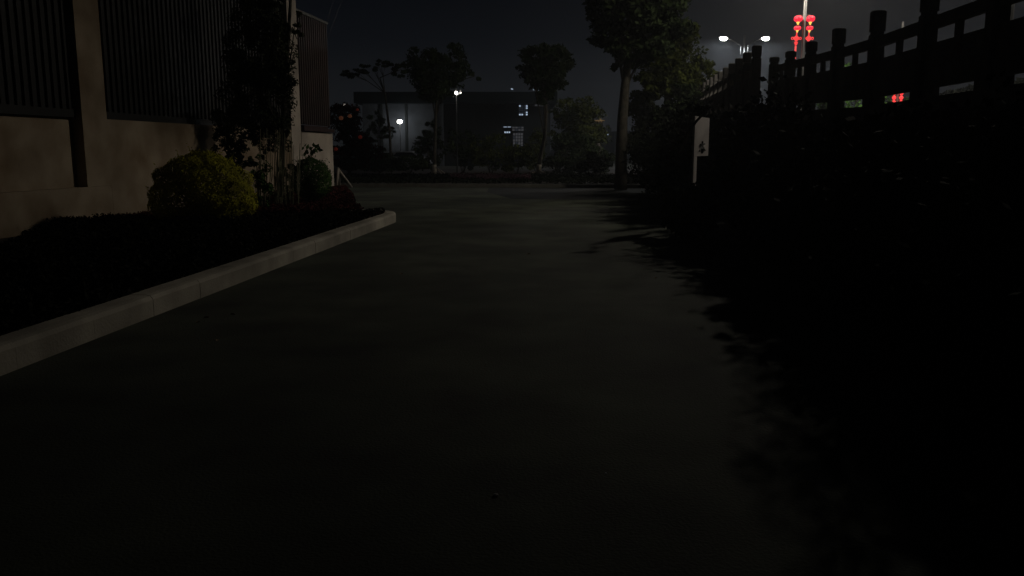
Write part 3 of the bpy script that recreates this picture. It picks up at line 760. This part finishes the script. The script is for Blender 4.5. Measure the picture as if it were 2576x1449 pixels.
# ------------------------------------------------------------------ street lamps on the bridge
POLES = [((14.9, 26.0), 0, 'street lamp with two heads out of sight above the right edge'),
         ((P(2018,157,50).x, 50.0), 1, 'grey lamp pole with red lantern strings on both sides, running out of the top'),
         ((P(1872,120,80).x, 80.0), 0, 'complete street lamp with two glaring white heads on spread arms'),
         ((P(1789,184,110).x, 110.0), 0, 'most distant street lamp, half hidden in the trees by the bridge')]
def street_lamp(x, y, zb, zt_, label, lanterns, lit=True):
    root = empty('street_lamp', (x, y, zb), label, 'street lamp', 'double street lamps along the bridge')
    b = MB(); b.lathe((x,y,zb), [(.26,0),(.26,.04),(.15,.05),(.13,.5),(.115,3),(.075,zt_-zb)], 14); b.build('pole', M['pole'], root, True)
    for s in (-1, 1):
        b = MB()
        b.tube([(x+s*.06,y,zt_-1.05), (x+s*.28,y,zt_-.95), (x+s*1.2,y,zt_-.45), (x+s*1.62,y,zt_-.28)], [.045,.045,.035,.03], 8)
        b.build('arm', M['pole'], root, True)
        b = MB(); b.tube([(x+s*.30,y,zt_-1.75), (x+s*.30,y,zt_-.98)], .045, 8); b.build('bracket', M['pole'], root, True)
        b = MB(); hx = x+s*1.95; hz = zt_-.16
        b.quadbox([(hx-.38,y-.14,hz-.05-s*.04),(hx+.38,y-.14,hz-.05+s*.04),(hx+.38,y+.14,hz-.05+s*.04),(hx-.38,y+.14,hz-.05-s*.04),
                   (hx-.30,y-.10,hz+.05-s*.04),(hx+.30,y-.10,hz+.05+s*.04),(hx+.30,y+.10,hz+.05+s*.04),(hx-.30,y+.10,hz+.05-s*.04)])
        hd = b.build('lamp_head', M['head'], root)
        b = MB(); b.lathe((hx,y,hz-.13), [(.05,-.22),(.2,-.19),(.31,-.08),(.33,.03),(.30,.075)], 14, (1.1,.7)); b.build('lens', M['lens' if lit else 'lens_soft'], hd)
        if lit:
            ld = bpy.data.lights.new('lamp_light', 'SPOT'); ld.energy = LAMP_I*((1.5 if s < 0 else .45) if y < 45 else 1.1 if y < 60 else 2.2)*4; ld.color = (1.0, .92, .78) if y < 60 else (.88, .95, 1.0)
            ld.spot_size = R(158 if y < 70 else 172); ld.spot_blend = .28; ld.shadow_soft_size = .36
            lo = bpy.data.objects.new('lamp_light', ld); col.objects.link(lo); lo.parent = root
            lo.matrix_parent_inverse = Matrix.Translation(-Vector(root.location)); lo.location = (hx, y, hz-.42)
            lo.rotation_euler = (R(9) if y < 45 else 0, s*R(8)*-1, 0)
    return root
lamp_roots = []
for (xy, ln, lb) in POLES:
    zb = deck_z(xy[1]); lamp_roots.append(street_lamp(xy[0], xy[1], zb, {26.0: zb+9.9, 50.0: 13.2, 80.0: P(1872, 88, 80).z, 110.0: P(1789,170,110).z}[xy[1]], lb, ln, xy[1] < 100))

# ------------------------------------------------------------------ red lantern strings
def S(cx, cy, Y):      # point from the close-up of the lanterns
    return P((2940 + cx/6.3)/1.4907, (20 + cy/6.3)/1.4907, Y)
def lantern_string(cx, dx2, dx3, tail, Y, label, k=1.0, origin=None, group='red lantern strings'):
    u = 1.0/(6.3*1.4907)*Y/FPX*k
    top = S(cx, 235, Y)
    if origin: top = Vector(origin)
    root = empty('lantern_string', (top.x, Y, top.z - 960*u), label, 'lantern string', group)
    def pt(x, y): return Vector((top.x + (x-cx)*u, Y, top.z - (y-235)*u))
    for (x, y, hw, hh) in ((cx, 312, 97, 70), (cx+dx2, 516, 78, 50)):
        c = pt(x, y)
        b = MB(); b.lathe(c, [(hw*u*math.cos(a)*(1+.02*math.cos(i*math.pi)), hh*u*math.sin(a)) for i, a in enumerate([R(-64+8*i) for i in range(17)])], 24)
        l = b.build('lantern', M['red_deep'], root, False)
        b = MB()
        for q in range(12):
            a = q*math.pi/6
            b.tube([(c.x+hw*u*1.02*math.cos(e_)*math.cos(a), c.y+hw*u*1.02*math.cos(e_)*math.sin(a), c.z+hh*u*1.02*math.sin(e_)) for e_ in [R(-66+22*j) for j in range(7)]], .006*k+.004, 4)
        b.build('rib', M['red_rib'], l)
        w0 = 36 if hw > 90 else 29
        g0, g1 = (382, 442) if hw > 90 else (566, 614)
        b = MB(); cc = pt(x-2, g1); H = (g1-g0)*u
        b.lathe(cc, [(w0*.5*u, 0), (w0*.55*u, H*.35), (w0*u, H*.72), (w0*u, H)], 14); b.build('gold_cap', M['gold'], root)
    b = MB(); xx = cx+dx3
    b.tube([pt(xx, 690), pt(xx+4, 614)], 15*u, 8)
    c = pt(xx, 742)
    b.prism(c, [(0,78*u),(22*u,52*u),(46*u,30*u),(72*u,0),(46*u,-30*u),(22*u,-52*u),(0,-82*u),(-22*u,-52*u),(-46*u,-30*u),(-72*u,0),(-46*u,30*u),(-22*u,52*u)], .07*k)
    for s in (-1, 1):
        cc = Vector((c.x+s*90*u, c.y, c.z))
        ring = [(cc.x+22*u*math.cos(a), cc.y, cc.z+26*u*math.sin(a)) for a in [R(30*j) for j in range(13)]]
        b.tube(ring, 9*u, 6, False)
    b.build('knot', M['red_knot'], root)
    if tail:
        b = MB(); c = pt(xx-3, 855)
        b.prism(c, [(-44*u,35*u),(44*u,35*u),(40*u,10*u),(26*u,-2*u),(20*u,-38*u),(-20*u,-38*u),(-26*u,-2*u),(-40*u,10*u)], .06*k); b.build('tassel_knot', M['red_knot'], root)
        b = MB(); c0 = pt(xx-6, 908); c1 = pt(xx-5, 1196)
        n_ = 13
        for i in range(n_):
            z0 = c0.z + (c1.z-c0.z)*i/n_; z1 = c0.z + (c1.z-c0.z)*(i+.8)/n_
            b.lathe((c0.x, c0.y, z1), [(18*u,0),(23*u,(z0-z1)*.3),(23*u,(z0-z1)*.7),(18*u,z0-z1)], 10)
        b.build('tassel', M['red_tail'], root)
    return root
lantern_string(342, -7, -20, True, 50, 'left string of glowing red lanterns with diamond knot and long tassel')
lantern_string(632, -9, -20, False, 50, 'right string of glowing red lanterns ending in a diamond knot')
lp = lamp_roots[1]
for cy in (237, 452):
    b = MB(); b.tube([S(335, cy, 50), S(630, cy-4, 50)], .016, 6); b.build('crossbar', M['crossbar'], lp)
# second lit pole seen only through the lower slot
pz = P(2257, 250, 31)
small = empty('lantern_post', (pz.x, 31, deck_z(31)), 'short post with two small red light strings seen through the lower slot', 'lantern post')
b = MB(); b.lathe((pz.x, 31, deck_z(31)), [(.05,0),(.04,3.4)], 8); b.build('post', M['pole'], small)
for px, w_ in ((2248, 5), (2266, 5)):
    b = MB(); c = P(px, 262, 30.9)
    for i in range(5): b.lathe((c.x, c.y, c.z+i*.16), [(.04,0),(.075,.05),(.075,.09),(.04,.13)], 8)
    b.tube([(c.x,c.y,c.z),(c.x,c.y,c.z+.9)], .02, 6)
    b.build('light_string', M['red_knot'], small)

# ------------------------------------------------------------------ white sign board
Ys = 16.3
sg = empty('sign_board', (P(1733,446,Ys).x, Ys, 0), 'tall white sign board with a dark character on a slim white post beside the lane', 'sign')
x0 = P(1735,430,Ys).x
zt0, zb0 = P(1750,292,Ys).z, P(1750,393,Ys).z
ta = Vector((.42, .907, 0)).normalized(); na = Vector((ta.y, -ta.x, 0))
sw = 1.30
a_ = Vector((x0,Ys,0)) + na*.045 - ta*.03
b = MB(); b.slab(a_, a_ + ta*.27, (na.x, na.y), 0, .035, 0, zb0-.003); b.build('post', M['white_sign'], sg)
b = MB()
b.slab(a_, a_ + ta*sw, (na.x, na.y), 0, .035, zb0, zt0); pnl = b.build('panel', M['white_sign'], sg)
b = MB(); cc = a_ + ta*sw*.5 + na*.05; cz = P(1750,372,Ys).z
for (u0,v0),(u1,v1) in (((-.2,.07),(.2,.08)), ((0,.13),(-.02,-.11)), ((-.02,.05),(-.26,-.06)), ((0,.03),(.26,-.05)), ((-.15,-.01),(.15,0))):
    b.tube([cc + ta*u0 + Vector((0,0,cz+v0)), cc + ta*u1 + Vector((0,0,cz+v1))], .016, 5)
b.build('lettering', M['glyph'], pnl)
# leaning dead branch crossing the top of the sign
Yq = 15.6
root = empty('leaning_branch', (P(1725,345,Yq).x, Yq, 1.6), 'dark branch leaning diagonally across the top of the white sign board', 'branch')
b = MB(); b.tube([P(1700,400,Yq), P(1722,362,Yq), P(1735,326,Yq), P(1752,305,Yq), P(1768,288,Yq), P(1790,262,Yq)], [.03,.03,.03,.026,.022,.012], 7); b.build('branch', M['bark'], root, True)
foliage([(P(1716,345,Yq), (.08,.08,.12))], 160, .07, 51, .5).build('leaf_spray', M['leaf_black'], root)
foliage([(P(1775,272,Yq), (.15,.14,.08))], 300, .07, 52, .5).build('leaf_spray', M['leaf_black'], root)

# ------------------------------------------------------------------ building behind the far bed
YB = 84
fb = empty('flat_roofed_building', (P(1140,400,YB).x, YB+3, 0), 'long low building with a deep dark flat roof behind the far bed', 'building')
xL, xM, xR = P(912,300,YB).x, P(1115,300,YB).x, P(1385,300,YB).x
zr1, zr0 = P(1140,233,YB).z, P(1140,261,YB).z
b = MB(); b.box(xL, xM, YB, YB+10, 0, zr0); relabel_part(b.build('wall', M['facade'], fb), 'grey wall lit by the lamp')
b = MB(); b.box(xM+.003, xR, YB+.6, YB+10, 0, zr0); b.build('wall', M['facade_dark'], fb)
b = MB(); b.box(xL-.6, xR+.6, YB-1.2, YB+11, zr0+.003, zr1)
b.build('roof', M['roof_dark'], fb)
for px in (960, 1022, 1098, 1190, 1260):
    b = MB(); x = P(px,300,YB).x; b.box(x-.12, x+.12, YB-.16, YB-.003, 0, zr0-.003); b.build('column', M['facade_dark'], fb)
def window(x0p, y0p, x1p, y1p, Yw, m_, bars, cols=2, rows=3, skip=()):
    a = P(x0p, y1p, Yw); c = P(x1p, y0p, Yw)
    f = MB(); t = .06
    for i in range(cols+1):
        x = a.x + (c.x-a.x)*i/cols; f.box(x-t/2, x+t/2, Yw-.09, Yw-.02, a.z, c.z)
    for j in range(rows+1):
        z = a.z + (c.z-a.z)*j/rows; f.box(a.x, c.x, Yw-.12, Yw-.091, z-t/2, z+t/2)
    fr = f.build('window', M['frame'], fb)
    for i in range(cols):
        for j in range(rows):
            mm = 'window_faint' if (i, j) in skip else m_
            p = MB(); xa = a.x+(c.x-a.x)*i/cols; xb = a.x+(c.x-a.x)*(i+1)/cols; za = a.z+(c.z-a.z)*j/rows; zc = a.z+(c.z-a.z)*(j+1)/rows
            p.box(xa+.03, xb-.03, Yw-.018, Yw-.004, za+.03, zc-.03); p.build('pane', M[mm], fr)
YW = YB+.6
window(1305, 264, 1328, 291, YW, 'window_lit', 1, 4, 5, skip=((1,1),(2,1),(2,2),(0,3),(1,3),(1,4),(2,4),(1,2),(0,2),(2,3),(2,0),(0,1),(3,2)))
window(1266, 318, 1286, 321, YW, 'window_lit', 1, 2, 1)
window(1268, 330, 1284, 335.5, YW, 'window_lit', 1, 3, 1)
window(1288, 318, 1318, 330, YW, 'window_dim', 1, 4, 2, skip=((1,0),(2,1)))
window(1290, 334, 1316, 372, YW, 'window_dim', 1, 4, 5, skip=((0,0),(1,1),(0,3),(2,0)))
window(1345, 262, 1368, 268, YW, 'window_dim', 1, 3, 1)
for px, w_ in ((1288, 6), (1343, 4), (1356, 7)):
    c = P(px, 226 if px > 1300 else 224, YB+4)
    root = empty('roof_floodlight', (c.x, c.y, zr1), {1288:'small floodlight on the roof edge, leftmost of three above the lit window', 1343:'small round floodlight on the roof edge, middle of three', 1356:'wide small floodlight on the roof edge, rightmost of three'}[px], 'floodlight', 'floodlights on the flat roof')
    b = MB(); b.tube([(c.x, c.y, zr1-.02), (c.x, c.y, c.z-.02)], .04, 6); b.build('stand', M['frame'], root)
    b = MB(); ww = w_*.018; b.quadbox([(c.x-ww,c.y-.08,c.z-.03),(c.x+ww,c.y-.08,c.z-.07),(c.x+ww,c.y+.1,c.z-.07),(c.x-ww,c.y+.1,c.z-.03),(c.x-ww,c.y-.04,c.z+.07),(c.x+ww,c.y-.04,c.z+.02),(c.x+ww,c.y+.1,c.z+.02),(c.x-ww,c.y+.1,c.z+.07)])
    b.build('lamp_face', M['window_lit'], root)

# glaring lamp in front of the grey wall
def garden_lamp(px, py, Y, label, energy, r=.16, color=(1,.98,.92), two=False, zb=0, lens='lens', behind=False):
    c = P(px, py, Y)
    root = empty('garden_lamp', (c.x, Y, zb), label, 'lamp post', 'lamp posts around the far building')
    b = MB(); b.lathe((c.x, Y+.02, zb), [(.10,0),(.10,.06),(.045,.08),(.028,c.z-zb-.05)], 10); b.build('pole', M['head_dark'], root, True)
    for i, dx in enumerate((0, mp(11, Y)) if two else (0,)):
        k = r if i == 0 else r*.55
        b = MB(); b.tube([(c.x, Y+.02, c.z-.12), (c.x+dx*.9+.001, Y, c.z-.02+.001)], .03, 6); b.build('arm', M['head'], root)
        b = MB(); b.lathe((c.x+dx, Y-.12, c.z+k*.75), [(k*1.1,0),(k*.9,.06),(.03,.14)], 12); b.build('shade', M['head'], root)
        b = MB(); b.lathe((c.x+dx, Y-.12, c.z), [(k*math.cos(a)+.002, k*.8*math.sin(a)) for a in [R(-75+15*j) for j in range(11)]], 14)
        b.build('globe', M[lens if i == 0 else 'lens_soft'], root, True)
        if i == 0 and energy:
            ld = bpy.data.lights.new('globe_light', 'POINT'); ld.energy = energy; ld.color = color; ld.shadow_soft_size = .1
            lo = bpy.data.objects.new('globe_light', ld); col.objects.link(lo); lo.parent = root
            lo.matrix_parent_inverse = Matrix.Translation(-Vector(root.location)); lo.location = (c.x+dx, Y+r+.1 if behind else Y-.12-r-.16, c.z)
    return root
garden_lamp(1006, 306, 82.2, 'glaring white lamp in front of the grey building wall', 30, .24, (.86,.93,1), behind=True)
garden_lamp(1148, 234, 47, 'post with two small warm lamps level with the dark roof edge', 3, .085, (1,.93,.8), True)
garden_lamp(866, 264, 120, 'faint distant lamp above the reddish tree', 0, .16, lens='lens_soft')

# ------------------------------------------------------------------ parked cars
def car(x, y, rz, body, label, length=4.4, w=1.8, h=1.45):
    root = empty('parked_car', (0, 0, 0), label, 'car', 'cars parked by the far building')
    pr = [(-2.2,.35),(-2.18,.72),(-2.0,.86),(-1.3,.93),(-.65,1.36),(-.3,1.43),(.8,1.45),(1.35,1.36),(2.0,.98),(2.2,.9),(2.2,.35),(1.7,.24),(-1.8,.24)]
    def sh(sc_, hw, z_in):
        b = MB(); n = len(pr)
        for s in (-1, 1):
            for (px, pz) in pr:
                tw = hw - (max(0, pz-.9)*.28)
                b.v.append((s*tw, px, pz))
        b.f.append(tuple(range(n))); b.f.append(tuple(2*n-1-i for i in range(n)))
        for i in range(n):
            j = (i+1) % n; b.f.append((j, i, n+i, n+j))
        return b
    sh(1, w/2, 0).build('body', body, root)
    g = MB()
    for s in (-1, 1):
        g.quadbox([(s*(w/2+.003),-1.0,.97),(s*(w/2+.003),1.4,.97),(s*(w/2-.02),1.4,.97),(s*(w/2-.02),-1.0,.97),
                   (s*(w/2-.105),-.5,1.34),(s*(w/2-.105),1.0,1.34),(s*(w/2-.14),1.0,1.34),(s*(w/2-.14),-.5,1.34)])
    g.quadbox([(-.7,-1.29,.955),(.7,-1.29,.955),(.7,-1.26,.94),(-.7,-1.26,.94),(-.6,-.69,1.36),(.6,-.69,1.36),(.6,-.66,1.34),(-.6,-.66,1.34)])
    g.build('glass', M['glass'], root)
    for s in (-1, 1):
        for yy in (-1.35, 1.35):
            b = MB(); b.tube([(s*(w/2-.19), yy, .32), (s*(w/2+.012), yy, .32)], .32, 16); b.build('wheel', M['tyre'], root)
        b = MB(); b.box(s*.62-.15, s*.62+.15, -2.215, -2.15, .66, .76); b.build('headlight', M['car_light'], root)
    root.location = (x, y, 0); root.rotation_euler = (0, 0, rz)
    return root
c = P(958, 420, 72); car(c.x, 73, R(14), M['car_light'], 'silver parked car at the left, below the reddish tree and shrubs')
c = P(1028, 400, 79); car(c.x, 79.3, R(84), M['car_light'], 'parked car whose roof glints right under the glaring lamp')

# pale stone pillar, far lit tower, small far block
c = P(1506, 420, 58)
root = empty('stone_pillar', (c.x, 58, 0), 'pale weathered stone pillar standing between the shrubs left of the thick trunk', 'pillar')
b = MB()
prv = None
for i, (z0, z1, w_) in enumerate(((0,.5,.32),(.5,1.1,.27),(1.1,1.5,.20),(1.5,1.8,.23),(1.8,2.05,.12))):
    dx = [0,.02,-.03,.0,-.04][i]
    b.bevbox(c.x-w_+dx, c.x+w_+dx, 58-w_, 58+w_, z0, z1-.004, .05)
b.build('shaft', M['stone'], root)
YT = 420
root = empty('distant_tower', (P(1500,370,YT).x, YT, 0), 'distant tower block with an amber lit roof edge in the sky gap', 'building')
a = P(1486, 303, YT); c = P(1520, 303, YT)
b = MB(); b.box(a.x, c.x, YT, YT+12, 0, a.z); b.build('wall', M['facade_dark'], root)
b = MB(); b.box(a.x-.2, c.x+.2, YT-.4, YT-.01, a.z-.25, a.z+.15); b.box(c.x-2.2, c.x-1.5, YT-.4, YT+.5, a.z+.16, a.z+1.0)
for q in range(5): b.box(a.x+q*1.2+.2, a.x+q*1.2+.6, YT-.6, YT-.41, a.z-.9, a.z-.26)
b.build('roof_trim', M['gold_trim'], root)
b = MB(); b.box(c.x-.5, c.x-.1, YT-.3, YT-.01, a.z-6, a.z-.75); b.build('downlight', M['window_dim'], root)
YT = 300
for i, (px, py, w_, lb) in enumerate(((1531, 322, 14, 'low distant block of flats right of the amber lit tower'), (1575, 330, 60, 'wide distant block of flats behind the thick trunk'), (1450, 330, 50, 'distant block of flats left of the amber lit tower'))):
    a = P(px-w_/2, py, YT); c = P(px+w_/2, py, YT)
    root = empty('distant_block', ((a.x+c.x)/2, YT, 0), lb, 'building', 'distant blocks of flats')
    b = MB(); b.box(a.x, c.x, YT, YT+14, 0, a.z); b.box((a.x+c.x)/2-.5, (a.x+c.x)/2+.6, YT+2, YT+4, a.z+.003, a.z+1.2); b.build('wall', M['facade_dark'], root)
    rng = random.Random(i+3)
    for q in range(4):
        wx = rng.uniform(a.x+.3, c.x-.5); wz = rng.uniform(a.z*.5, a.z-.6)
        b = MB(); b.box(wx, wx+.35, YT-.08, YT-.01, wz, wz+.4); b.build('window', M['window_lit' if q == 0 else 'window_dim'], root)

# ------------------------------------------------------------------ overhead cables
for i, (a_, c_, lb) in enumerate((((1255,-30),(1203,150),'thin overhead cable dropping to the top of the metal screen, left one'), ((1288,-30),(1218,165),'thin overhead cable beside the other one, right one'))):
    a = P(a_[0]/1.4907, a_[1]/1.4907, 33); c = P(c_[0]/1.4907, c_[1]/1.4907, 33)
    root = empty('overhead_cable', tuple(c), lb, 'cable', 'overhead cables')
    b = MB(); pts = []
    for k in range(13):
        t = k/12; p = c.lerp(a + (a-c)*1.6, t); p.z -= .5*math.sin(math.pi*t)*.3; pts.append(p)
    b.tube(pts, .012, 5); b.build('wire', M['cable'], root)

# ------------------------------------------------------------------ litter on the road
def stone(name, px, py, r, m_, label, seed):
    c = G(px, py); b = MB(); rng = random.Random(seed); n = 9
    prof = []
    for i in range(6):
        a = R(-60+26*i); prof.append((r*math.cos(a), r*.45*(math.sin(a)+.9)))
    b.lathe((c.x, c.y, .004), prof, n)
    b.v = [(x+rng.uniform(-.14,.14)*r, y+rng.uniform(-.14,.14)*r, z) for x, y, z in b.v]
    return tag(b.build(name, M[m_]), label, 'stone')
stone('pebble', 1247, 1250, .014, 'pebble', 'small grey pebble lying on the road in the foreground', 1)
stone('pale_chip', 1524, 1193, .0055, 'chip', 'tiny bright chip on the road right of the pebble', 2)

rng = random.Random(12)
for i, (px, py) in enumerate(((520,800),(498,812),(585,792),(548,858),(1010,690),(1330,640),(1650,700))):
    c = G(px, py, .008); b = MB(); a = rng.uniform(0, 6.28); L = rng.uniform(.018,.032)
    n_ = 8; b.v.append((c.x, c.y, .012))
    for k in range(n_):
        t = 2*math.pi*k/n_; q = L*(1-.35*abs(math.sin(t*1.5))); x_, y_ = q*math.cos(t)*1.3, q*math.sin(t)*.6
        b.v.append((c.x + x_*math.cos(a) - y_*math.sin(a), c.y + x_*math.sin(a) + y_*math.cos(a), .012 + .012*abs(math.sin(t))))
    for k in range(n_): b.f.append((0, 1+k, 1+(k+1)%n_))
    tag(b.build('fallen_leaf', M['dry_leaf']), ['dry leaf on the road nearest the pale scuff by the kerb','dry leaf lying left of the others by the kerb','dry leaf right of the pair by the kerb','dry leaf below the pair by the kerb','dry leaf on the lit road just off the kerb','dry leaf in the middle of the lit road','dry leaf near the jagged shadows on the right','lone dry leaf in the dark near part of the road'][i], 'leaf', 'fallen leaves on the road')

# ------------------------------------------------------------------ haze
hz = MB(); hz.box(-700, 700, -50, 520, -1.0, 40)
hm = bpy.data.materials.new('haze_air'); hm.use_nodes = True
nt = hm.node_tree; nt.nodes.clear()
o_ = nt.nodes.new("ShaderNodeOutputMaterial"); v_ = nt.nodes.new("ShaderNodeVolumePrincipled")
v_.inputs["Color"].default_value = (.9, .93, 1, 1); v_.inputs["Density"].default_value = HAZE; v_.inputs["Anisotropy"].default_value = .55
nt.links.new(v_.outputs[0], o_.inputs["Volume"])
tag(hz.build('haze', hm), kind='stuff')
